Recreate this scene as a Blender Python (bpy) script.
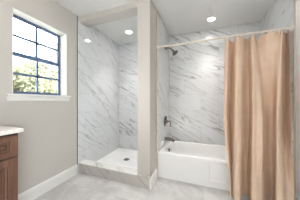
import bpy, bmesh, math, random
from mathutils import Vector, Matrix, noise as mnoise

for o in list(bpy.data.objects):
    bpy.data.objects.remove(o)
scene = bpy.context.scene
COL = scene.collection
PI = math.pi
random.seed(7)

# ------------------------------------------------------------------ camera, world, exposure
CAM_H = 1.12
cam_data = bpy.data.cameras.new('camera')
cam_data.sensor_width = 36.0
cam_data.lens = 134.0 * 36.0 / 300.0
cam_data.shift_y = 1.0 / 300.0
cam_data.clip_start = 0.02
cam = bpy.data.objects.new('camera', cam_data)
cam.location = (0, 0, CAM_H)
cam.rotation_euler = (PI / 2, 0, math.radians(20.1))
COL.objects.link(cam)
scene.camera = cam

world = bpy.data.worlds.new('sky')
scene.world = world
world.use_nodes = True
_bg = world.node_tree.nodes['Background']
_bg.inputs['Color'].default_value = (0.93, 0.95, 1.0, 1)
SKY = 9.0
_bg.inputs['Strength'].default_value = SKY
GLOBE = 5.0           # brightness of the added fill globes over the vanity
CAN_W = 44.0            # downward beam of each recessed lamp
LAMP = 40.0            # brightness of the recessed lamps
scene.view_settings.view_transform = 'Standard'
scene.view_settings.look = 'None'
scene.view_settings.gamma = 1.0
scene.view_settings.exposure = 0.66
SUN = 37.0  # added sun entering the unseen right window, bouncing to brighten the room
_sd = bpy.data.lights.new('sun', 'SUN'); _sd.energy = SUN; _sd.angle = math.radians(1.5); _sd.color = (1.0, 0.975, 0.965)
_so = bpy.data.objects.new('sun', _sd); COL.objects.link(_so)
_so.location = (6, -0.5, 6)
_so.rotation_euler = Vector((-0.75, -0.12, -0.62)).to_track_quat('-Z', 'Y').to_euler()

# ------------------------------------------------------------------ material helpers
def lin(r, g, b):
    def f(v):
        v /= 255.0
        return v / 12.92 if v <= 0.04045 else ((v + 0.055) / 1.055) ** 2.4
    return (f(r), f(g), f(b), 1.0)

class NT:
    def __init__(self, name):
        self.m = bpy.data.materials.new(name)
        self.m.use_nodes = True
        self.t = self.m.node_tree
        self.b = self.t.nodes['Principled BSDF']
    def n(self, typ, **kw):
        x = self.t.nodes.new(typ)
        for k, v in kw.items():
            setattr(x, k, v)
        return x
    def link(self, a, b):
        self.t.links.new(a, b)
    def put(self, sock, v):
        if isinstance(v, (int, float)):
            sock.default_value = v
        elif isinstance(v, (tuple, list)):
            sock.default_value = v
        else:
            self.link(v, sock)
    def math(self, op, a, b=0.0, c=0.0):
        x = self.n('ShaderNodeMath', operation=op)
        self.put(x.inputs[0], a); self.put(x.inputs[1], b); self.put(x.inputs[2], c)
        return x.outputs[0]
    def comb(self, a, b, c):
        x = self.n('ShaderNodeCombineXYZ')
        for i, v in enumerate((a, b, c)):
            self.put(x.inputs[i], v)
        return x.outputs[0]
    def pos(self):
        g = self.n('ShaderNodeNewGeometry')
        s = self.n('ShaderNodeSeparateXYZ')
        self.link(g.outputs['Position'], s.inputs[0])
        return g.outputs['Position'], s.outputs
    def noise(self, vec, scale, detail=3.0, rough=0.5, dist=0.0):
        x = self.n('ShaderNodeTexNoise')
        self.put(x.inputs['Vector'], vec)
        x.inputs['Scale'].default_value = scale
        x.inputs['Detail'].default_value = detail
        x.inputs['Roughness'].default_value = rough
        x.inputs['Distortion'].default_value = dist
        return x.outputs['Fac']
    def remap(self, v, a, b, c, d, smooth=True):
        x = self.n('ShaderNodeMapRange', interpolation_type='SMOOTHSTEP' if smooth else 'LINEAR')
        self.put(x.inputs[0], v)
        for i, k in enumerate((a, b, c, d)):
            x.inputs[i + 1].default_value = k
        return x.outputs[0]
    def mix(self, f, a, b):
        x = self.n('ShaderNodeMix', data_type='RGBA')
        self.put(x.inputs[0], f)
        self.put(x.inputs[6], a); self.put(x.inputs[7], b)
        return x.outputs[2]
    def bump(self, h, strength=0.2, dist=0.005):
        x = self.n('ShaderNodeBump')
        x.inputs['Strength'].default_value = strength
        x.inputs['Distance'].default_value = dist
        self.link(h, x.inputs['Height'])
        self.link(x.outputs[0], self.b.inputs['Normal'])
    def set(self, color=None, rough=0.5, metal=0.0, spec=0.5):
        if color is not None:
            self.put(self.b.inputs['Base Color'], color)
        self.put(self.b.inputs['Roughness'], rough)
        self.b.inputs['Metallic'].default_value = metal
        self.b.inputs['Specular IOR Level'].default_value = spec
        return self.m

def paint(name, color, rough=0.6, bump=0.12, scale=140.0, dist=0.002):
    t = NT(name)
    p, s = t.pos()
    n1 = t.noise(p, 1.3, 3)
    c2 = tuple(min(1, v * 0.96) for v in color[:3]) + (1,)
    t.set(t.mix(t.remap(n1, 0.35, 0.65, 0, 1), color, c2), rough, 0, 0.3)
    t.bump(t.noise(p, scale, 2), bump, dist)
    return t.m

def metal(name, color, rough):
    t = NT(name)
    p, s = t.pos()
    n = t.noise(p, 60, 2)
    t.set(color, t.remap(n, 0.3, 0.7, rough * 0.85, rough * 1.15), 1.0)
    return t.m

def marble(name, axis, w=0.61, h=0.305, z0=0.33, a0=0.0, tiles=True, base=lin(226, 228, 230), vein=lin(138, 137, 137),
           joint=lin(196, 196, 195), amount=1.0, seed=0.0, angle=38.0, rough=0.1, jw=0.004, shift=0.5, warm=None):
    """polished marble-look tile; axis says which two world axes span the tiled surface"""
    t = NT(name)
    p, s = t.pos()
    a = s[{'x': 0, 'y': 1}[axis[0]]]
    b = s[{'z': 2, 'y': 1}[axis[1]]]
    if tiles:
        br = t.math('DIVIDE', t.math('SUBTRACT', b, z0), h)
        row = t.math('FLOOR', br)
        fb = t.math('SUBTRACT', br, row)
        ar = t.math('ADD', t.math('DIVIDE', t.math('SUBTRACT', a, a0), w), t.math('MULTIPLY', row, shift))
        col = t.math('FLOOR', ar)
        fa = t.math('SUBTRACT', ar, col)
        ea = t.math('MULTIPLY', t.math('MINIMUM', fa, t.math('SUBTRACT', 1.0, fa)), w)
        eb = t.math('MULTIPLY', t.math('MINIMUM', fb, t.math('SUBTRACT', 1.0, fb)), h)
        jm = t.math('LESS_THAN', t.math('MINIMUM', ea, eb), jw / 2)
        wn = t.n('ShaderNodeTexWhiteNoise', noise_dimensions='3D')
        t.link(t.comb(row, col, 3.7 + seed), wn.inputs['Vector'])
        vm = t.n('ShaderNodeVectorMath', operation='SCALE')
        t.link(wn.outputs['Color'], vm.inputs[0]); vm.inputs['Scale'].default_value = 23.0
        off = vm.outputs[0]
    else:
        off = (seed * 3.1, seed * 1.7, seed)
    ca, sa = math.cos(math.radians(angle)), math.sin(math.radians(angle))
    al = t.math('SUBTRACT', t.math('MULTIPLY', a, ca), t.math('MULTIPLY', b, sa))
    ac = t.math('ADD', t.math('MULTIPLY', a, sa), t.math('MULTIPLY', b, ca))
    base_v = t.comb(t.math('MULTIPLY', al, 0.50), t.math('MULTIPLY', ac, 4.2), 0.0)
    va = t.n('ShaderNodeVectorMath', operation='ADD')
    t.link(base_v, va.inputs[0]); t.put(va.inputs[1], off)
    v = va.outputs[0]
    n1 = t.noise(v, 1.7, 3, 0.5, 0.25)
    d1 = t.math('ABSOLUTE', t.math('SUBTRACT', n1, 0.5))
    n2 = t.noise(v, 3.6, 3, 0.5, 0.4)
    d2 = t.math('ABSOLUTE', t.math('SUBTRACT', n2, 0.47))
    mask = t.remap(t.noise(v, 0.9, 2), 0.38, 0.6, 0.15, 1.0)
    mask2 = t.remap(t.noise(v, 1.4, 2, 0.5, 0.3), 0.45, 0.62, 0.0, 1.0)
    sharp = t.math('MULTIPLY', t.remap(d1, 0.0, 0.022, 0.75, 0.0), mask)
    soft = t.math('MULTIPLY', t.remap(d1, 0.0, 0.08, 0.20, 0.0), mask)
    thin = t.math('MULTIPLY', t.remap(d2, 0.0, 0.018, 0.5, 0.0), mask2)
    f = t.math('MINIMUM', t.math('MULTIPLY', t.math('ADD', t.math('ADD', sharp, soft), thin), amount), 1.0)
    c = t.mix(f, base, vein)
    if warm is not None:
        wm = t.math('MULTIPLY', t.remap(t.noise(v, 1.1, 3), 0.5, 0.7, 0, 1), f)
        c = t.mix(wm, c, warm)
    if tiles:
        c = t.mix(jm, c, joint)
        t.set(c, t.math('ADD', rough, t.math('MULTIPLY', jm, 0.5)), 0, 0.5)
    else:
        t.set(c, rough, 0, 0.5)
    return t.m

# ------------------------------------------------------------------ materials
M = {}
M['wall'] = paint('warm_grey_paint', lin(203, 198, 192), 0.55, 0.1)
M['wall_brightened'] = paint('brightened_wall_paint', lin(245, 245, 244), 0.55, 0.1)  # wall paint made paler to stand in for window light and extra bounce
M['ceiling'] = paint('textured_ceiling_paint', lin(232, 232, 230), 0.8, 0.55, 55.0, 0.006)
M['white'] = paint('white_trim_paint', lin(236, 235, 232), 0.35, 0.02)
M['jamb'] = paint('white_jamb_paint', lin(238, 236, 230), 0.45, 0.02)
M['siding'] = paint('beige_siding_paint', lin(190, 180, 162), 0.7, 0.1)
M['tile_yz'] = marble('marble_wall_tile_side', 'yz', a0=0.19, seed=1.0, amount=0.55)
M['tile_xz'] = marble('marble_wall_tile_back', 'xz', a0=0.035, seed=2.0, angle=29.0, amount=0.85)
M['curb_tile'] = marble('marble_curb_tile', 'xz', w=0.59, h=0.4, z0=-0.1, a0=-1.19 + 0.0, shift=0.0, seed=8.0, amount=0.55, rough=0.2,
                        vein=lin(150, 136, 124), base=lin(192, 189, 185), warm=lin(160, 132, 108))
M['curb_top'] = marble('marble_curb_slab', 'xy', tiles=False, seed=4.0, amount=0.5, base=lin(232, 231, 229), rough=0.2)

def floor_mat():
    t = NT('grey_stone_floor_tile')
    p, s = t.pos()
    w, h = 0.61, 0.61
    br = t.math('DIVIDE', t.math('SUBTRACT', s[1], 0.12), h)
    row = t.math('FLOOR', br); fb = t.math('SUBTRACT', br, row)
    ar = t.math('DIVIDE', t.math('SUBTRACT', s[0], 0.05), w)
    col = t.math('FLOOR', ar); fa = t.math('SUBTRACT', ar, col)
    ea = t.math('MULTIPLY', t.math('MINIMUM', fa, t.math('SUBTRACT', 1.0, fa)), w)
    eb = t.math('MULTIPLY', t.math('MINIMUM', fb, t.math('SUBTRACT', 1.0, fb)), h)
    jm = t.math('LESS_THAN', t.math('MINIMUM', ea, eb), 0.002)
    wn = t.n('ShaderNodeTexWhiteNoise', noise_dimensions='2D')
    t.link(t.comb(row, col, 0.0), wn.inputs['Vector'])
    vm = t.n('ShaderNodeVectorMath', operation='SCALE'); t.link(wn.outputs['Color'], vm.inputs[0]); vm.inputs['Scale'].default_value = 9.0
    va = t.n('ShaderNodeVectorMath', operation='ADD'); t.link(p, va.inputs[0]); t.link(vm.outputs[0], va.inputs[1])
    n1 = t.noise(va.outputs[0], 3.2, 6, 0.6, 1.0)
    n2 = t.noise(va.outputs[0], 9.0, 5, 0.65, 0.6)
    c = t.mix(t.remap(n1, 0.36, 0.64, 0, 1), lin(188, 187, 186), lin(212, 211, 211))
    d = t.math('ABSOLUTE', t.math('SUBTRACT', n2, 0.5))
    c = t.mix(t.remap(d, 0, 0.03, 0.22, 0), c, lin(176, 173, 169))
    c = t.mix(jm, c, lin(188, 186, 183))
    t.set(c, 0.32, 0, 0.4)
    return t.m
M['floor'] = floor_mat()

def mosaic_mat():
    t = NT('white_mosaic_tile')
    p, s = t.pos()
    v = t.n('ShaderNodeTexVoronoi', feature='DISTANCE_TO_EDGE')
    t.link(p, v.inputs['Vector']); v.inputs['Scale'].default_value = 24.0; v.inputs['Randomness'].default_value = 0.12
    j = t.remap(v.outputs['Distance'], 0.02, 0.07, 1, 0)
    n = t.noise(p, 3, 3)
    c = t.mix(t.remap(n, 0.3, 0.7, 0, 1), lin(248, 248, 248), lin(240, 240, 240))
    t.set(t.mix(j, c, lin(222, 222, 222)), 0.3, 0, 0.4)
    return t.m
M['mosaic'] = mosaic_mat()

def enamel():
    t = NT('white_enamel')
    p, s = t.pos()
    n = t.noise(p, 2, 2)
    t.set(t.mix(n, lin(246, 246, 246), lin(248, 248, 248)), 0.14, 0, 0.5)
    return t.m
M['tub'] = enamel()
M['nickel'] = metal('brushed_nickel', lin(128, 120, 112), 0.3)
M['chrome_dark'] = metal('dark_nickel', lin(92, 92, 96), 0.35)
M['edge_trim'] = paint('champagne_edge_trim', lin(206, 192, 174), 0.4, 0.0)
M['edge_trim_white'] = paint('pale_edge_trim', lin(214, 212, 208), 0.4, 0.0)
M['edge_trim_grey'] = metal('grey_edge_trim', lin(150, 146, 140), 0.45)
M['rod'] = paint('cream_rod', lin(232, 224, 214), 0.3, 0.0)
M['plate_dark'] = metal('drain_metal', lin(140, 146, 162), 0.4)

def wood():
    t = NT('cherry_wood')
    p, s = t.pos()
    v = t.comb(t.math('MULTIPLY', s[0], 6.0), t.math('MULTIPLY', s[1], 26.0), t.math('MULTIPLY', s[2], 2.4))
    n = t.noise(v, 1.5, 5, 0.6, 0.6)
    t.set(t.mix(t.remap(n, 0.3, 0.7, 0, 1), lin(84, 57, 45), lin(120, 87, 69)), 0.38, 0, 0.4)
    return t.m
M['wood'] = wood()
t = NT('dark_glaze'); p, s = t.pos()
t.set(t.mix(t.noise(p, 30, 3), lin(48, 28, 22), lin(62, 38, 30)), 0.45); M['glaze'] = t.m
t = NT('cream_quartz'); p, s = t.pos()
t.set(t.mix(t.remap(t.noise(p, 70, 4, 0.7), 0.45, 0.65, 0, 1), lin(230, 228, 224), lin(214, 208, 198)), 0.2); M['quartz'] = t.m
t = NT('glare_blue_frame'); p, s = t.pos()  # dark frame with blue window glare mixed into its colour
t.set(t.mix(t.noise(p, 20, 2), lin(88, 110, 144), lin(98, 120, 152)), 0.35); M['glare_frame'] = t.m

def fabric():
    t = NT('tan_waffle_fabric')
    p, s = t.pos()
    wv = t.n('ShaderNodeTexWave', wave_type='BANDS', bands_direction='Z'); t.link(p, wv.inputs['Vector']); wv.inputs['Scale'].default_value = 40.0
    n = t.noise(p, 5, 3)
    c = t.mix(t.remap(n, 0.3, 0.7, 0, 1), lin(238, 212, 190), lin(230, 202, 178))
    t.set(c, 0.85, 0, 0.15)
    t.bump(wv.outputs['Fac'], 0.12, 0.002)
    tr = t.n('ShaderNodeBsdfTranslucent'); tr.inputs['Color'].default_value = lin(236, 200, 166)
    mx = t.n('ShaderNodeMixShader'); mx.inputs[0].default_value = 0.10
    t.link(t.b.outputs[0], mx.inputs[1]); t.link(tr.outputs[0], mx.inputs[2])
    t.link(mx.outputs[0], t.t.nodes['Material Output'].inputs['Surface'])
    return t.m
M['fabric'] = fabric()

def glass():
    t = NT('window_glass')
    fr = t.n('ShaderNodeFresnel'); fr.inputs['IOR'].default_value = 1.45
    tp = t.n('ShaderNodeBsdfTransparent'); tp.inputs['Color'].default_value = (0.96, 0.98, 0.97, 1)
    gl = t.n('ShaderNodeBsdfGlossy'); gl.inputs['Roughness'].default_value = 0.02
    mx = t.n('ShaderNodeMixShader')
    t.link(fr.outputs[0], mx.inputs[0]); t.link(tp.outputs[0], mx.inputs[1]); t.link(gl.outputs[0], mx.inputs[2])
    t.link(mx.outputs[0], t.t.nodes['Material Output'].inputs['Surface'])
    return t.m
M['glass'] = glass()

def lamp_mat(name, col, power):
    t = NT(name)
    t.set((0.9, 0.88, 0.84, 1), 0.4)
    t.b.inputs['Emission Color'].default_value = col
    t.b.inputs['Emission Strength'].default_value = power
    return t.m
M['lamp'] = lamp_mat('lamp_lens', (1.0, 0.95, 0.89, 1), LAMP)
M['globe'] = lamp_mat('fill_globe', (1.0, 0.98, 0.965, 1), GLOBE)

def leaf_mat(name, c1, c2):
    t = NT(name)
    p, s = t.pos()
    t.set(t.mix(t.remap(t.noise(p, 4, 3), 0.35, 0.65, 0, 1), c1, c2), 0.6, 0, 0.3)
    tr = t.n('ShaderNodeBsdfTranslucent'); tr.inputs['Color'].default_value = c2
    mx = t.n('ShaderNodeMixShader'); mx.inputs[0].default_value = 0.4
    t.link(t.b.outputs[0], mx.inputs[1]); t.link(tr.outputs[0], mx.inputs[2])
    t.link(mx.outputs[0], t.t.nodes['Material Output'].inputs['Surface'])
    return t.m
M['leaf'] = leaf_mat('pale_leaves', lin(86, 92, 68), lin(124, 124, 102))
M['leaf2'] = leaf_mat('grey_green_leaves', lin(108, 116, 112), lin(142, 147, 143))
t = NT('bark'); p, s = t.pos(); t.set(t.mix(t.noise(p, 9, 4), lin(92, 80, 66), lin(130, 116, 98)), 0.9); M['bark'] = t.m
t = NT('pale_gravel_ground'); p, s = t.pos(); t.set(t.mix(t.noise(p, 2, 4), lin(150, 148, 146), lin(176, 174, 172)), 0.9); M['lawn'] = t.m

# ------------------------------------------------------------------ mesh helpers
def new():
    return bmesh.new()

def box(bm, x0, x1, y0, y1, z0, z1, bevel=0.0, seg=2):
    r = bmesh.ops.create_cube(bm, size=1.0)
    vs = r['verts']
    for v in vs:
        v.co = Vector(((x0 + x1) / 2 + v.co.x * (x1 - x0), (y0 + y1) / 2 + v.co.y * (y1 - y0), (z0 + z1) / 2 + v.co.z * (z1 - z0)))
    if bevel > 0:
        es = list({e for v in vs for e in v.link_edges})
        bmesh.ops.bevel(bm, geom=es, offset=bevel, segments=seg, profile=0.5, affect='EDGES')

def loft(bm, loops, cap0=False, cap1=False, closed=True):
    rings = [[bm.verts.new(p) for p in lp] for lp in loops]
    n = len(rings[0])
    for a, b in zip(rings, rings[1:]):
        for i in range(n if closed else n - 1):
            j = (i + 1) % n
            bm.faces.new((a[i], a[j], b[j], b[i]))
    if cap0: bm.faces.new(list(reversed(rings[0])))
    if cap1: bm.faces.new(rings[-1])

def frame_of(d):
    d = Vector(d).normalized()
    u = d.orthogonal().normalized()
    return u, d.cross(u), d

def lathe(bm, origin, axis, prof, n=32, cap0=True, cap1=True):
    """prof: (distance along the axis, radius)"""
    u, w, d = frame_of(axis)
    o = Vector(origin)
    loft(bm, [[o + d * h + (u * math.cos(2 * PI * i / n) + w * math.sin(2 * PI * i / n)) * r for i in range(n)] for h, r in prof], cap0, cap1)

def tube(bm, pts, r, n=16):
    pts = [Vector(p) for p in pts]
    rad = r if isinstance(r, (list, tuple)) else [r] * len(pts)
    u = None
    loops = []
    for i, p in enumerate(pts):
        d = (pts[min(i + 1, len(pts) - 1)] - pts[max(i - 1, 0)]).normalized()
        u = (u - d * u.dot(d)).normalized() if u is not None else d.orthogonal().normalized()
        w = d.cross(u)
        loops.append([p + (u * math.cos(2 * PI * k / n) + w * math.sin(2 * PI * k / n)) * rad[i] for k in range(n)])
    loft(bm, loops, True, True)

def arc_pts(a, b, c, k=8):
    a, b, c = Vector(a), Vector(b), Vector(c)
    return [(1 - t) ** 2 * a + 2 * t * (1 - t) * b + t * t * c for t in [i / k for i in range(k + 1)]]

def obj(name, bm, mat, parent=None, smooth=False):
    me = bpy.data.meshes.new(name)
    bmesh.ops.recalc_face_normals(bm, faces=bm.faces[:])
    bm.to_mesh(me); bm.free()
    me.materials.append(mat)
    if smooth:
        me.polygons.foreach_set('use_smooth', [True] * len(me.polygons))
        try:
            me.set_sharp_from_angle(angle=math.radians(40))
        except Exception:
            pass
    o = bpy.data.objects.new(name, me)
    COL.objects.link(o)
    if parent is not None:
        o.parent = parent
        o.matrix_parent_inverse = Matrix.Translation(-world_loc(parent))
    return o

def world_loc(o):
    """empties stand at the base of their thing; meshes are built in world coordinates"""
    return Vector(o.location) if o.type == 'EMPTY' else Vector((0, 0, 0))

def tag(o, label, cat, group=None):
    o['label'] = label; o['category'] = cat
    if group: o['group'] = group
    return o

def thing(name, label, cat, loc, group=None):
    o = bpy.data.objects.new(name, None)
    o.empty_display_size = 0.05
    COL.objects.link(o)
    o.location = loc
    return tag(o, label, cat, group)

def struct(name, bm, mat, parent=None, smooth=False):
    o = obj(name, bm, mat, parent, smooth)
    if parent is None:
        o['kind'] = 'structure'
    return o

# ------------------------------------------------------------------ room dimensions (metres)
XL, XR = -1.776, 0.955          # painted faces of the left and right walls
YB, YF = 2.735, -1.70           # back wall and the wall behind the viewer
H = 2.44
PX0, PX1 = -0.749, -0.585       # partition between shower and tub
YS, YT = 1.60, 1.90             # shower front, tub front
XTL, XTR = -0.572, 0.943        # tile faces beside the tub
XSL, XSR = -1.765, -0.760       # tile faces inside the shower
YTB = 2.712                     # tile face on the back wall
WY0, WY1, WZ0, WZ1 = 0.795, 1.389, 1.190, 2.073
XW = -1.936                     # outer face of left wall

# ------------------------------------------------------------------ the setting
bm = new(); box(bm, XW, XR + 0.14, YF - 0.14, YB + 0.14, -0.12, 0.0); struct('floor', bm, M['floor'])
bm = new(); box(bm, XW, XR + 0.14, YF - 0.14, YB + 0.14, H, H + 0.12); struct('ceiling', bm, M['ceiling'])
bm = new()
box(bm, XW, XL, YF - 0.14, WY0, 0, H); box(bm, XW, XL, WY1, YB + 0.14, 0, H)
box(bm, XW, XL, WY0, WY1, 0, WZ0); box(bm, XW, XL, WY0, WY1, WZ1, H)
wall_left = struct('wall_left', bm, M['wall'])
VY_0, VY_1, VZ_0, VZ_1 = -1.45, -0.40, 0.25, 1.90      # unseen window added behind the viewer to brighten the room
bm = new(); xr1 = XR + 0.14
box(bm, XR, xr1, YF - 0.14, VY_0, 0, H); box(bm, XR, xr1, VY_1, YB + 0.14, 0, H)
box(bm, XR, xr1, VY_0, VY_1, 0, VZ_0); box(bm, XR, xr1, VY_0, VY_1, VZ_1, H)
struct('wall_right', bm, M['wall_brightened'])
bm = new(); box(bm, XL, XR, YB, YB + 0.14, 0, H); struct('wall_back', bm, M['wall'])
bm = new(); box(bm, XL, XR, YF - 0.14, YF, 0, H); struct('wall_front', bm, M['wall_brightened'])
bm = new(); box(bm, PX0, PX1, YS, YB, 0, H); struct('wall_partition', bm, M['wall'])
bm = new(); box(bm, XSL, PX0, YS, YS + 0.165, 2.362, H); struct('wall_header', bm, M['wall'])
# tile cladding
bm = new(); box(bm, XL, XSL, 1.566, YB, 0, H); struct('wall_tile_shower_left', bm, M['tile_yz'])
bm = new(); box(bm, XSL, XSR, YTB, YB, 0, H); struct('wall_tile_shower_back', bm, M['tile_xz'])
bm = new(); box(bm, XSR, PX0, YS + 0.004, YB, 0, 2.362); struct('wall_tile_shower_right', bm, M['tile_yz'])
bm = new(); box(bm, PX1, XTL, 1.866, YB, 0, H); struct('wall_tile_tub_left', bm, M['tile_yz'])
bm = new(); box(bm, XTL, XTR, YTB, YB, 0, H); struct('wall_tile_tub_back', bm, M['tile_xz'])
bm = new(); box(bm, XTR, XR, 1.862, YB, 0, H); struct('wall_tile_tub_right', bm, M['tile_yz'])
# metal edge profiles where tile meets paint
bm = new(); box(bm, PX1, XTL + 0.001, 1.857, 1.866, 0, H); struct('trim_1', bm, M['edge_trim'])
bm = new(); box(bm, XTR - 0.001, XR, 1.853, 1.862, 0, H); struct('trim_2', bm, M['edge_trim'])
bm = new(); box(bm, XL, XSL + 0.0005, 1.560, 1.566, 0, H); struct('trim_3', bm, M['edge_trim_grey'])
bm = new(); box(bm, XSR, PX0, YS - 0.003, YS + 0.004, 0.155, 2.362); struct('trim_4', bm, M['edge_trim_white'])

# baseboards: flat board with a stepped, rounded top
def baseboard(name, p0, p1, nrm, mat=None):
    p0, p1, nrm = Vector(p0), Vector(p1), Vector(nrm)
    prof = [(0, 0), (0.015, 0), (0.015, 0.105), (0.012, 0.112), (0.012, 0.122), (0.008, 0.130), (0.006, 0.138), (0, 0.140)]
    b = new()
    loft(b, [[p + nrm * d + Vector((0, 0, z)) for d, z in prof] for p in (p0, p1)], True, True)
    return struct(name, b, mat or M['white'])
baseboard('baseboard_left', (XL, 0.612, 0), (XL, 1.560, 0), (1, 0, 0))
baseboard('baseboard_partition', (PX1, 1.587, 0), (PX1, 1.857, 0), (1, 0, 0))
baseboard('baseboard_right', (XR, 1.853, 0), (XR, YF, 0), (-1, 0, 0))
baseboard('baseboard_front', (XR - 0.015, YF, 0), (-1.2, YF, 0), (0, 1, 0))

# ------------------------------------------------------------------ window
win = bpy.data.objects.new('window_1', None); COL.objects.link(win)
win.location = (XL, (WY0 + WY1) / 2, WZ0); win['kind'] = 'structure'
bm = new()
jt = 0.006
box(bm, -1.896, XL, WY0, WY0 + jt, WZ0, WZ1); box(bm, -1.896, XL, WY1 - jt, WY1, WZ0, WZ1)
box(bm, -1.896, XL, WY0 + jt, WY1 - jt, WZ1 - jt, WZ1); box(bm, -1.896, XL, WY0 + jt, WY1 - jt, WZ0, WZ0 + jt)
obj('window_jamb', bm, M['jamb'], win)
fx0, fx1 = -1.934, -1.896
bm = new(); ft = 0.024
box(bm, fx0, fx1, WY0, WY0 + ft, WZ0, WZ1, 0.002); box(bm, fx0, fx1, WY1 - ft, WY1, WZ0, WZ1, 0.002)
box(bm, fx0, fx1, WY0 + ft, WY1 - ft, WZ0, WZ0 + 0.028, 0.002); box(bm, fx0, fx1, WY0 + ft, WY1 - ft, WZ1 - ft, WZ1, 0.002)
obj('window_frame', bm, M['glare_frame'], win)
mid = 1.640
yc = (WY0 + WY1) / 2
for zz0, zz1, xo in ((WZ0 + 0.028, mid + 0.022, 0.0), (mid - 0.022, WZ1 - ft, -0.016)):
    a0, a1 = fx1 - 0.018 + xo, fx1 - 0.003 + xo
    st = 0.010
    b = new()
    y0, y1 = WY0 + ft, WY1 - ft
    low = xo == 0.0
    zb, zt = (zz0 + 0.010, zz1 - 0.044) if low else (zz0 + 0.036, zz1 - 0.008)
    box(b, a0, a1, y0, y0 + st, zz0, zz1); box(b, a0, a1, y1 - st, y1, zz0, zz1)
    box(b, a0, a1, y0 + st, y1 - st, zz0, zb); box(b, a0, a1, y0 + st, y1 - st, zt, zz1)
    sash = obj('sash', b, M['glare_frame'], win)
    b = new(); zm = (zb + zt) / 2
    box(b, a0 + 0.003, a1 - 0.002, yc - 0.011, yc + 0.011, zb, zt)
    box(b, a0 + 0.003, a1 - 0.002, y0 + st, y1 - st, zm - 0.013, zm + 0.013)
    obj('muntin', b, M['glare_frame'], sash)
    b = new(); box(b, a0 + 0.006, a0 + 0.009, y0 + st, y1 - st, zb, zt); obj('pane', b, M['glass'], sash)
b = new(); box(b, fx1 - 0.003, fx1 + 0.006, yc - 0.03, yc + 0.03, mid + 0.022, mid + 0.032, 0.002); obj('sash_lock', b, M['glare_frame'], win)
b = new(); box(b, XL, XL + 0.034, 0.745, 1.432, 1.172, 1.194, 0.006, 3); obj('window_sill', b, M['white'], win, True)
b = new()
prof = [(0, 0), (0.014, 0), (0.018, 0.006), (0.018, 0.040), (0.022, 0.046), (0.022, 0.052), (0, 0.052)]
loft(b, [[Vector((XL + d, y, 1.120 + z)) for d, z in prof] for y in (0.757, 1.416)], True, True)
obj('window_apron', b, M['white'], win)

added_win = bpy.data.objects.new('added_window', None); COL.objects.link(added_win)  # added opening in the right wall that lets fill daylight in
added_win.location = (XR, -0.9, VZ_0); added_win['kind'] = 'structure'
b = new(); ft = 0.04; q0, q1 = XR + 0.05, XR + 0.10
box(b, q0, q1, VY_0, VY_0 + ft, VZ_0, VZ_1); box(b, q0, q1, VY_1 - ft, VY_1, VZ_0, VZ_1)
box(b, q0, q1, VY_0 + ft, VY_1 - ft, VZ_0, VZ_0 + ft); box(b, q0, q1, VY_0 + ft, VY_1 - ft, VZ_1 - ft, VZ_1)
box(b, q0, q1, -0.92, -0.88, VZ_0 + ft, VZ_1 - ft)
obj('window_frame', b, M['white'], added_win)
b = new(); box(b, q0 + 0.02, q0 + 0.024, VY_0 + ft, VY_1 - ft, VZ_0 + ft, VZ_1 - ft); obj('pane', b, M['glass'], added_win)
b = new(); box(b, XR - 0.025, XR + 0.05, VY_0 - 0.04, VY_1 + 0.04, VZ_0 - 0.022, VZ_0, 0.005); obj('window_sill', b, M['white'], added_win)

# ------------------------------------------------------------------ shower curb, floor, drain
curb = thing('shower_curb', 'long low marble tiled curb across the shower entrance', 'curb', (-1.26, 1.66, 0))
bm = new(); box(bm, XSL, XSR - 0.001, 1.590, 1.714, 0, 0.144); box(bm, XSR - 0.001, PX1, 1.590, YS, 0, 0.155)
obj('curb_face', bm, M['curb_tile'], curb)
bm = new(); box(bm, XSL, XSR - 0.001, 1.586, 1.718, 0.144, 0.155, 0.002); obj('curb_slab', bm, M['curb_top'], curb)

pan = thing('shower_floor_pan', 'white mosaic shower base sloping to a round drain', 'shower base', (-1.30, 2.22, 0))
bm = new()
cx, cy, dr = -1.297, 2.245, 0.055
n = 48
outer = []
rx0, rx1, ry0, ry1 = XSL, XSR - 0.001, 1.718, YTB
for i in range(n):
    a = 2 * PI * i / n
    dx, dy = math.cos(a), math.sin(a)
    k = min((rx1 - cx) / dx if dx > 1e-9 else 1e9, (rx0 - cx) / dx if dx < -1e-9 else 1e9, (ry1 - cy) / dy if dy > 1e-9 else 1e9, (ry0 - cy) / dy if dy < -1e-9 else 1e9)
    outer.append(Vector((cx + dx * k, cy + dy * k, 0.018)))
for corner in ((rx0, ry0), (rx0, ry1), (rx1, ry0), (rx1, ry1)):
    j = min(range(n), key=lambda q: (outer[q].xy - Vector(corner)).length)
    outer[j] = Vector((corner[0], corner[1], 0.018))
inner = [Vector((cx + dr * math.cos(2 * PI * i / n), cy + dr * math.sin(2 * PI * i / n), 0.006)) for i in range(n)]
loft(bm, [[Vector((p.x, p.y, 0)) for p in outer], outer, inner, [Vector((p.x, p.y, 0.0)) for p in inner]], False, False)
obj('mosaic_floor', bm, M['mosaic'], pan)
bm = new(); lathe(bm, (cx, cy, 0.0), (0, 0, 1), [(0, dr), (0.008, dr), (0.0095, dr - 0.002), (0.0095, dr - 0.008), (0.0075, dr - 0.009)], 40)
dr_o = obj('drain', bm, M['plate_dark'], pan, True); dr_o['label'] = 'round grey metal drain'
bm = new()
for gx in range(-3, 4):
    L = math.sqrt(max(0, 0.040 ** 2 - (gx * 0.011) ** 2))
    if L > 0.008: box(bm, cx + gx * 0.011 - 0.0022, cx + gx * 0.011 + 0.0022, cy - L, cy + L, 0.0074, 0.0092)
obj('drain_grate', bm, M['chrome_dark'], dr_o)

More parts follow.
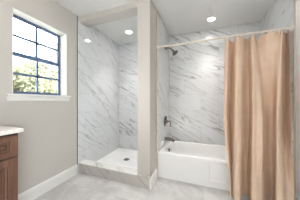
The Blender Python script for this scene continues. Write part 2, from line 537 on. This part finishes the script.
# ------------------------------------------------------------------ bathtub
def rrect(x0, x1, y0, y1, r, z, k=8):
    pts = []
    for cx_, cy_, a0 in ((x1 - r, y1 - r, 0), (x0 + r, y1 - r, PI / 2), (x0 + r, y0 + r, PI), (x1 - r, y0 + r, 1.5 * PI)):
        for i in range(k + 1):
            a = a0 + (PI / 2) * i / k
            pts.append([cx_ + r * math.cos(a), cy_ + r * math.sin(a), z])
    for p in pts:
        if p[2] > 0.25:
            p[2] -= 0.045 * (p[1] - YT) / 0.82 * min(1, (p[2] - 0.25) / 0.1)
    return [Vector(p) for p in pts]
tub = thing('bathtub', 'white alcove bathtub with a flat paneled apron beside the tan curtain', 'bathtub', ((XTL + XTR) / 2, 2.3, 0))
x0, x1, y1 = XTL + 0.001, XTR - 0.001, YTB - 0.001
zr = 0.368
loops = [rrect(x0, x1, 1.912, y1, 0.004, 0.0), rrect(x0, x1, 1.912, y1, 0.004, 0.336), rrect(x0, x1, 1.897, y1, 0.004, 0.338),
         rrect(x0, x1, 1.896, y1, 0.005, zr - 0.012), rrect(x0 + 0.002, x1 - 0.002, 1.900, y1 - 0.002, 0.006, zr - 0.004), rrect(x0 + 0.01, x1 - 0.01, 1.908, y1 - 0.01, 0.01, zr),
         rrect(x0 + 0.055, x1 - 0.07, 1.970, y1 - 0.035, 0.13, zr), rrect(x0 + 0.064, x1 - 0.080, 1.980, y1 - 0.043, 0.13, zr - 0.004),
         rrect(x0 + 0.072, x1 - 0.095, 1.988, y1 - 0.050, 0.13, zr - 0.018), rrect(x0 + 0.095, x1 - 0.20, 2.010, y1 - 0.075, 0.14, 0.16),
         rrect(x0 + 0.115, x1 - 0.27, 2.030, y1 - 0.095, 0.14, 0.085), rrect(x0 + 0.15, x1 - 0.32, 2.065, y1 - 0.13, 0.12, 0.058),
         rrect(x0 + 0.22, x1 - 0.40, 2.13, y1 - 0.19, 0.10, 0.052)]
bm = new(); loft(bm, loops, False, True); obj('tub_basin', bm, M['tub'], tub, True)
bm = new()
ax0, ax1, az0, az1 = 0.121, 0.870, 0.083, 0.325
pts_o = [(x0, 0), (x1, 0), (x1, 0.337), (x0, 0.337)]
def face(b, *ps): b.faces.new([b.verts.new(Vector(p)) for p in ps])
ya, yb = 1.901, 1.9085
O = [(x0, ya, 0), (x1, ya, 0), (x1, ya, 0.337), (x0, ya, 0.337)]
I = [(ax0, ya, az0), (ax1, ya, az0), (ax1, ya, az1), (ax0, ya, az1)]
e = 0.007
J = [(ax0 + e, yb, az0 + e), (ax1 - e, yb, az0 + e), (ax1 - e, yb, az1 - e), (ax0 + e, yb, az1 - e)]
B = [(x0, 1.912, 0), (x1, 1.912, 0), (x1, 1.912, 0.337), (x0, 1.912, 0.337)]
for i in range(4):
    j = (i + 1) % 4
    face(bm, O[i], O[j], I[j], I[i]); face(bm, I[i], I[j], J[j], J[i]); face(bm, B[i], B[j], O[j], O[i])
face(bm, *J); face(bm, *reversed(B))
bmesh.ops.remove_doubles(bm, verts=bm.verts[:], dist=1e-5)
obj('tub_apron', bm, M['tub'], tub)
bm = new(); lathe(bm, (x0 + 0.084, 2.285, 0.275), (1, 0, 0.12), [(0, 0.036), (0.006, 0.036), (0.010, 0.032), (0.012, 0.022)], 32)
ov = obj('overflow_plate', bm, M['nickel'], tub, True); ov['label'] = 'round nickel overflow plate'
bm = new(); box(bm, x0 + 0.096, x0 + 0.104, 2.281, 2.289, 0.268, 0.292, 0.002); obj('overflow_lever', bm, M['chrome_dark'], ov)
bm = new(); lathe(bm, (x0 + 0.30, 2.30, 0.050), (0, 0, 1), [(0, 0.032), (0.005, 0.032), (0.006, 0.026), (0.006, 0.018), (0.016, 0.018), (0.018, 0.014)], 28)
obj('tub_drain', bm, M['nickel'], tub, True)

# ------------------------------------------------------------------ shower head, valve and spout on the tub's left tile
fy = 2.37
sh = thing('shower_fixture', 'brushed nickel shower head on a bent arm high on the tile', 'shower head', (XTL, fy, 2.05))
bm = new(); lathe(bm, (XTL, fy, 2.070), (1, 0, 0), [(0, 0.032), (0.004, 0.032), (0.010, 0.024), (0.014, 0.014)], 28); obj('flange', bm, M['chrome_dark'], sh, True)
hd = Vector((0.62, 0, -0.78)).normalized()
hc = Vector((-0.395, fy, 1.965))
neck = hc - hd * 0.062
bm = new(); tube(bm, [(XTL + 0.008, fy, 2.070), (XTL + 0.04, fy, 2.072)] + arc_pts((XTL + 0.05, fy, 2.071), (XTL + 0.09, fy, 2.066), neck, 8), 0.0115); obj('arm', bm, M['nickel'], sh, True)
bm = new(); lathe(bm, neck - hd * 0.008, hd, [(0, 0.013), (0.012, 0.019), (0.024, 0.019), (0.030, 0.016), (0.052, 0.042), (0.064, 0.056), (0.072, 0.058), (0.076, 0.054)], 36)
hb = obj('shower_head', bm, M['nickel'], sh, True)
bm = new(); lathe(bm, neck + hd * 0.0685, hd, [(0, 0.053), (0.003, 0.052), (0.004, 0.046)], 36); obj('spray_face', bm, M['chrome_dark'], hb, True)

fy = 2.345
vz = 0.752
sv = thing('shower_valve', 'brushed nickel tub valve with a round plate and crooked lever handle', 'valve', (XTL, fy, vz))
bm = new(); lathe(bm, (XTL, fy, vz), (1, 0, 0), [(0, 0.086), (0.004, 0.086), (0.009, 0.080), (0.013, 0.050), (0.020, 0.036), (0.040, 0.032), (0.043, 0.028)], 40); obj('valve_plate', bm, M['nickel'], sv, True)
bm = new()
tube(bm, [(XTL + 0.035, fy, vz + 0.006), (XTL + 0.075, fy, vz + 0.010)] + arc_pts((XTL + 0.080, fy, vz + 0.010), (XTL + 0.100, fy, vz + 0.012), (XTL + 0.101, fy, vz - 0.02), 6) + [(XTL + 0.102, fy, vz - 0.085)], [0.018, 0.014] + [0.011] * 7 + [0.009])
obj('lever_handle', bm, M['nickel'], sv, True)
bm = new(); tube(bm, [(XTL + 0.018, fy, vz + 0.03), (XTL + 0.020, fy, vz + 0.085), (XTL + 0.021, fy, vz + 0.098)], [0.010, 0.010, 0.013]); obj('diverter_knob', bm, M['chrome_dark'], sv, True)

sz = 0.448
sp = thing('tub_spout', 'brushed nickel tub spout with a small pull knob above the rim', 'spout', (XTL, fy, sz))
bm = new()
tube(bm, [(XTL + 0.001, fy, sz), (XTL + 0.05, fy, sz), (XTL + 0.10, fy, sz - 0.001), (XTL + 0.135, fy, sz - 0.004), (XTL + 0.158, fy, sz - 0.012), (XTL + 0.168, fy, sz - 0.026)],
     [0.030, 0.030, 0.029, 0.028, 0.024, 0.014], 24)
obj('spout_body', bm, M['nickel'], sp, True)
bm = new(); lathe(bm, (XTL + 0.143, fy, sz - 0.008), (0.25, 0, -1), [(0, 0.018), (0.034, 0.018), (0.036, 0.015)], 24); obj('spout_outlet', bm, M['nickel'], sp, True)
bm = new(); lathe(bm, (XTL + 0.138, fy, sz + 0.018), (0, 0, 1), [(0, 0.005), (0.018, 0.005), (0.020, 0.010), (0.028, 0.010), (0.030, 0.007)], 20); obj('pull_knob', bm, M['chrome_dark'], sp, True)

# ------------------------------------------------------------------ curtain rod, rings, curtain
RY, RZ = 1.872, 1.906
rod = thing('curtain_rod', 'slim pale shower curtain rod spanning the tub alcove', 'curtain rod', ((XTL + XTR) / 2, RY, RZ))
bm = new(); tube(bm, [(XTL + 0.004, RY, RZ - 0.004), (XTR - 0.004, RY, RZ + 0.004)], 0.0125, 20); obj('tube', bm, M['rod'], rod, True)
for xx, d, dz in ((XTL, 1, -0.004), (XTR, -1, 0.004)):
    bm = new(); lathe(bm, (xx, RY, RZ + dz), (d, 0, 0), [(0, 0.026), (0.004, 0.026), (0.008, 0.022), (0.022, 0.018), (0.026, 0.0135)], 28); obj('flange', bm, M['rod'], rod, True)

# knots along the curtain: (x, y) at the top, at mid height and near the floor
KN = [
    ((0.301, 1.872), (0.268, 1.765), (0.338, 1.755)),
    ((0.330, 1.822), (0.296, 1.745), (0.348, 1.755)),
    ((0.399, 1.932), (0.360, 1.925), (0.364, 1.785)),
    ((0.414, 1.832), (0.380, 1.745), (0.363, 1.665)),
    ((0.467, 1.842), (0.438, 1.745), (0.411, 1.675)),
    ((0.526, 1.912), (0.508, 1.885), (0.485, 1.855)),
    ((0.562, 1.932), (0.562, 1.915), (0.536, 1.860)),
    ((0.557, 1.832), (0.547, 1.755), (0.520, 1.725)),
    ((0.588, 1.842), (0.591, 1.765), (0.555, 1.685)),
    ((0.637, 1.932), (0.630, 1.740), (0.597, 1.660)),
    ((0.668, 1.922), (0.689, 1.845), (0.663, 1.785)),
    ((0.699, 1.842), (0.751, 1.905), (0.733, 1.860)),
    ((0.770, 1.842), (0.783, 1.885), (0.766, 1.855)),
    ((0.826, 1.872), (0.745, 1.735), (0.724, 1.695)),
    ((0.833, 1.822), (0.791, 1.765), (0.765, 1.665)),
    ((0.919, 1.942), (0.898, 1.925), (0.817, 1.695)),
    ((0.901, 1.852), (0.873, 1.755), (0.881, 1.725)),]
RINGS = [0.6, 3.0, 4.2, 6.0, 8.0, 10.4, 11.6, 12.7, 13.7, 15.0, 15.8]

def knot(u, lev):
    i = min(int(u), len(KN) - 2); f = u - i
    P = [Vector(KN[max(0, min(len(KN) - 1, i + k))][lev]) for k in (-1, 0, 1, 2)]
    m1, m2 = (P[2] - P[0]) * 0.5 * 0.8, (P[3] - P[1]) * 0.5 * 0.8
    f2, f3 = f * f, f * f * f
    return P[1] * (2 * f3 - 3 * f2 + 1) + m1 * (f3 - 2 * f2 + f) + P[2] * (-2 * f3 + 3 * f2) + m2 * (f3 - f2)

Z_TOP, Z_BOT = 1.878, 0.022
def curtain_pt(u, s):
    """u runs along the curtain, s from 0 at the top edge to 1 at the hem"""
    a, b, c = knot(u, 0), knot(u, 1), knot(u, 2)
    if s < 0.5:
        q = s / 0.5; q = q ** 0.8
        p = a.lerp(b, q)
    else:
        q = (s - 0.5) / 0.5; q = q * q * (3 - 2 * q) * 0.6 + q * 0.4
        p = b.lerp(c, q)
    near = min(abs(u - r) for r in RINGS)
    dip = 0.030 * min(1.0, near / 0.9) ** 1.3
    top = Z_TOP + 0.006 * (p.x - 0.3) / 0.6 - dip
    z = top + (Z_BOT - top) * s
    w = 0.003 * math.sin(u * 1.3 + s * 9) * s
    return Vector((p.x, p.y + w, z))
cur = thing('shower_curtain', 'tan fabric shower curtain hanging in folds before the tub', 'curtain', (0.6, 1.80, 0.0))
def sheet(name, u0, u1, s0, s1, nu, ns, dy, mat):
    b = new()
    g = [[b.verts.new(curtain_pt(u0 + (u1 - u0) * i / nu, s0 + (s1 - s0) * j / ns) + Vector((0, dy, 0))) for i in range(nu + 1)] for j in range(ns + 1)]
    for j in range(ns):
        for i in range(nu):
            b.faces.new((g[j][i], g[j][i + 1], g[j + 1][i + 1], g[j + 1][i]))
    return obj(name, b, mat, cur, True)
NU = 16 * 14
sheet('curtain_panel', 0, 16, 0, 1, NU, 70, 0, M['fabric'])
sheet('header_band', 0, 16, 0, 0.022, NU, 2, -0.0025, M['fabric'])
sheet('bottom_hem', 0, 16, 0.984, 1, NU, 2, -0.0025, M['fabric'])

def ring_mesh():
    b = new()
    R_, r_ = 0.0255, 0.0024
    loops = []
    n1, n2 = 28, 8
    for i in range(n1):
        a = 2 * PI * i / n1
        loops.append([Vector((r_ * math.sin(2 * PI * k / n2), (R_ + r_ * math.cos(2 * PI * k / n2)) * math.cos(a), (R_ + r_ * math.cos(2 * PI * k / n2)) * math.sin(a))) for k in range(n2)])
    loops.append(loops[0])
    loft(b, loops)
    bmesh.ops.remove_doubles(b, verts=b.verts[:], dist=1e-6)
    return b
ring0 = None
for i, u in enumerate(RINGS):
    p = curtain_pt(u, 0)
    if ring0 is None:
        ring0 = obj('curtain_ring', ring_mesh(), M['rod'], None, True); r = ring0
    else:
        r = ring0.copy(); COL.objects.link(r)
    tag(r, 'thin pale ring holding the tan curtain on its rod', 'curtain ring', 'curtain rings on the shower rod')
    r.location = (p.x, RY, RZ - 0.0128)
    r.rotation_euler = (0, 0, 0.25 * math.sin(i * 2.1))

# ------------------------------------------------------------------ vanity
VX, VY1 = -1.268, 0.612
van = thing('vanity_cabinet', 'cherry brown vanity cabinet with recessed panel drawers under the pale countertop', 'cabinet', (XL + 0.25, -0.15, 0))
VY0 = -0.90
bm = new()
box(bm, XL + 0.003, VX - 0.02, VY0, VY1 - 0.002, 0.10, 0.886, 0.002)
box(bm, XL + 0.003, VX - 0.085, VY0 + 0.01, VY1 - 0.01, 0.0, 0.10)
obj('cabinet_body', bm, M['glaze'], van)
def panel_front(b, y0, y1, z0, z1, fw):
    """flat frame, stepped moulding, recess and raised centre field, all facing +x"""
    xs = VX
    L = [(0, xs - 0.02), (0, xs - 0.003), (0.003, xs), (fw, xs), (fw + 0.004, xs - 0.005), (fw + 0.010, xs - 0.004), (fw + 0.016, xs - 0.012), (fw + 0.024, xs - 0.012), (fw + 0.040, xs - 0.006)]
    lim = min(y1 - y0, z1 - z0) / 2 - 0.004
    L = [(min(d, lim), x) for d, x in L]
    loft(b, [[Vector((x, y0 + d, z0 + d)), Vector((x, y1 - d, z0 + d)), Vector((x, y1 - d, z1 - d)), Vector((x, y0 + d, z1 - d))] for d, x in L], True, True)
def glaze_lines(b, y0, y1, z0, z1, fw):
    xs = VX - 0.0045
    for d in (fw + 0.0045, fw + 0.019):
        w_ = 0.0035
        xx = xs if d < fw + 0.01 else VX - 0.0115
        A = [Vector((xx, y0 + d, z0 + d)), Vector((xx, y1 - d, z0 + d)), Vector((xx, y1 - d, z1 - d)), Vector((xx, y0 + d, z1 - d))]
        q = d + w_
        Bq = [Vector((xx + 0.0006, y0 + q, z0 + q)), Vector((xx + 0.0006, y1 - q, z0 + q)), Vector((xx + 0.0006, y1 - q, z1 - q)), Vector((xx + 0.0006, y0 + q, z1 - q))]
        loft(b, [A, Bq])
bays = [(0.600, 0.10), (0.092, -0.394), (-0.402, -0.888)]
for k, (yh, yl) in enumerate(bays):
    b = new(); panel_front(b, yl, yh, 0.716, 0.868, 0.038); d = obj('drawer', b, M['wood'], van)
    b = new(); glaze_lines(b, yl, yh, 0.716, 0.868, 0.038); obj('drawer_molding', b, M['glaze'], d)
    b = new(); tube(b, [(VX, (yl + yh) / 2, 0.792), (VX + 0.012, (yl + yh) / 2, 0.792), (VX + 0.016, (yl + yh) / 2, 0.792), (VX + 0.026, (yl + yh) / 2, 0.792)], [0.006, 0.006, 0.014, 0.012], 20); obj('knob', b, M['nickel'], d, True)
    b = new(); panel_front(b, yl, yh, 0.115, 0.706, 0.050); d = obj('cabinet_door', b, M['wood'], van)
    b = new(); glaze_lines(b, yl, yh, 0.115, 0.706, 0.050); obj('door_molding', b, M['glaze'], d)
    b = new(); tube(b, [(VX, yl + 0.025, 0.63), (VX + 0.012, yl + 0.025, 0.63), (VX + 0.016, yl + 0.025, 0.63), (VX + 0.026, yl + 0.025, 0.63)], [0.006, 0.006, 0.014, 0.012], 20); obj('knob', b, M['nickel'], d, True)
ct = thing('countertop', 'cream speckled stone countertop on the brown vanity cabinet', 'countertop', (XL + 0.25, -0.15, 0.884))
bm = new(); box(bm, XL + 0.003, -1.250, VY0 - 0.01, 0.626, 0.886, 0.914, 0.003, 3); obj('slab', bm, M['quartz'], ct, True)
bm = new(); box(bm, XL + 0.003, XL + 0.02, VY0 - 0.01, 0.626, 0.914, 1.015, 0.003); obj('backsplash', bm, M['quartz'], ct)

# ------------------------------------------------------------------ recessed ceiling lamps
def can(name_label, x, y):
    o = thing('recessed_light', name_label, 'ceiling light', (x, y, H), 'recessed ceiling lights')
    b = new(); lathe(b, (x, y, H), (0, 0, -1), [(0, 0.066), (0.003, 0.066), (0.006, 0.062), (0.006, 0.052), (0.002, 0.050)], 40, False, False); obj('trim_ring', b, M['white'], o, True)
    b = new(); lathe(b, (x, y, H - 0.0005), (0, 0, -1), [(0, 0.051), (0.003, 0.050)], 40); obj('lens', b, M['lamp'], o)
    d = bpy.data.lights.new('lamp_beam', 'SPOT'); d.energy = CAN_W; d.color = (1.0, 0.96, 0.91)
    d.spot_size = math.radians(90); d.spot_blend = 1.0; d.shadow_soft_size = 0.05
    l = bpy.data.objects.new('lamp_beam', d); COL.objects.link(l); l.parent = o; l.location = (0, 0, -0.012)
can('lit recessed ceiling light above the marble shower stall', -1.258, 2.265)
can('lit recessed ceiling light above the bathtub', 0.186, 2.365)
can('lit recessed ceiling light in front of the shower entrance', -0.51, 0.80)
can('lit recessed ceiling light nearest the right wall', 0.60, -0.20)

# ------------------------------------------------------------------ unseen light bar added on the left wall to brighten the room
vl = thing('fill_light_bar', 'added unseen fill light bar with four glowing globes over the vanity', 'fill light', (XL, -0.15, 2.02))
bm = new(); box(bm, XL + 0.002, XL + 0.03, -0.65, 0.35, 1.97, 2.07, 0.006); obj('light_bar', bm, M['nickel'], vl)
for gy in (-0.54, -0.28, -0.02, 0.24):
    bm = new(); tube(bm, [(XL + 0.03, gy, 2.02), (XL + 0.085, gy, 2.02)], [0.018, 0.026], 20); sock = obj('socket', bm, M['nickel'], vl, True)
    bm = new(); bmesh.ops.create_uvsphere(bm, u_segments=28, v_segments=16, radius=0.065, matrix=Matrix.Translation((XL + 0.145, gy, 2.02))); obj('globe', bm, M['globe'], sock, True)

# ------------------------------------------------------------------ outside the window
bm = new(); box(bm, -16, XW, -6, 16, -0.32, -0.12); struct('floor_yard', bm, M['lawn'])
bm = new(); box(bm, XR + 0.14, 12, -8, 8, -0.32, -0.12); struct('floor_patio', bm, M['lawn'])
bm = new()
prof = [(-1.936, 2.40), (-2.42, 2.30), (-2.42, 2.47), (-1.936, 2.62)]
loft(bm, [[Vector((x, y, z)) for x, z in prof] for y in (-3.0, 5.0)], True, True)
struct('roof_eave', bm, M['siding'])

def tree(label, x, y, trunk_h, crown, nleaf, mat, seed):
    rnd = random.Random(seed)
    o = thing('tree', label, 'tree', (x, y, -0.12), 'trees outside the window')
    b = new()
    tube(b, [(x, y, -0.12), (x + 0.03, y + 0.04, trunk_h * 0.5), (x - 0.02, y, trunk_h), (x, y + 0.05, crown[2])], [0.10, 0.08, 0.06, 0.02], 12)
    for k in range(5):
        a = rnd.uniform(0, 2 * PI); rr = rnd.uniform(0.5, 0.8)
        tube(b, [(x, y, trunk_h + 0.15 * k), (x + crown[0] * rr * 0.5 * math.cos(a), y + crown[1] * rr * 0.5 * math.sin(a), trunk_h + 0.3 + 0.2 * k), (x + crown[0] * rr * math.cos(a), y + crown[1] * rr * math.sin(a), trunk_h + 0.5 + 0.3 * k)], [0.04, 0.025, 0.01], 8)
    obj('trunk', b, M['bark'], o, True)
    verts, faces = [], []
    lumps = []
    for k in range(26):
        while True:
            v = Vector((rnd.uniform(-1, 1), rnd.uniform(-1, 1), rnd.uniform(-1, 1)))
            if v.length < 1: break
        lumps.append((Vector((x + v.x * crown[0], y + v.y * crown[1], crown[2] + v.z * crown[3])), rnd.uniform(0.3, 0.6)))
    for k in range(nleaf):
        c, r_ = lumps[k % len(lumps)]
        v = Vector((rnd.gauss(0, 1), rnd.gauss(0, 1), rnd.gauss(0, 1))).normalized() * r_ * rnd.uniform(0.3, 1.0)
        p = c + v
        if p.z < 0.1: continue
        d = Vector((rnd.gauss(0, 1), rnd.gauss(0, 1), rnd.gauss(-0.4, 0.6))).normalized()
        u_ = d.orthogonal().normalized() * rnd.uniform(0.026, 0.045)
        L = rnd.uniform(0.10, 0.17)
        i0 = len(verts)
        nn = d.cross(u_).normalized() * 0.01
        verts += [p, p + d * L * 0.5 + u_ + nn, p + d * L, p + d * L * 0.5 - u_ + nn]
        faces += [(i0, i0 + 1, i0 + 2), (i0, i0 + 2, i0 + 3)]
    me = bpy.data.meshes.new('foliage'); me.from_pydata([tuple(v) for v in verts], [], faces); me.materials.append(mat)
    f = bpy.data.objects.new('foliage', me); COL.objects.link(f); f.parent = o
    f.matrix_parent_inverse = Matrix.Translation(-Vector(o.location))
tree('pale green bushy tree through the left window panes', -7.2, 3.4, 0.8, (1.0, 1.2, 1.65, 1.1), 12000, M['leaf'], 3)
tree('taller sparse grey green tree through the right window panes', -13.4, 9.0, 2.2, (1.6, 2.0, 4.8, 2.2), 8000, M['leaf2'], 5)
tree('low pale green tree behind the right window panes', -10.0, 6.5, 0.9, (1.1, 1.5, 2.4, 1.5), 14000, M['leaf'], 9)
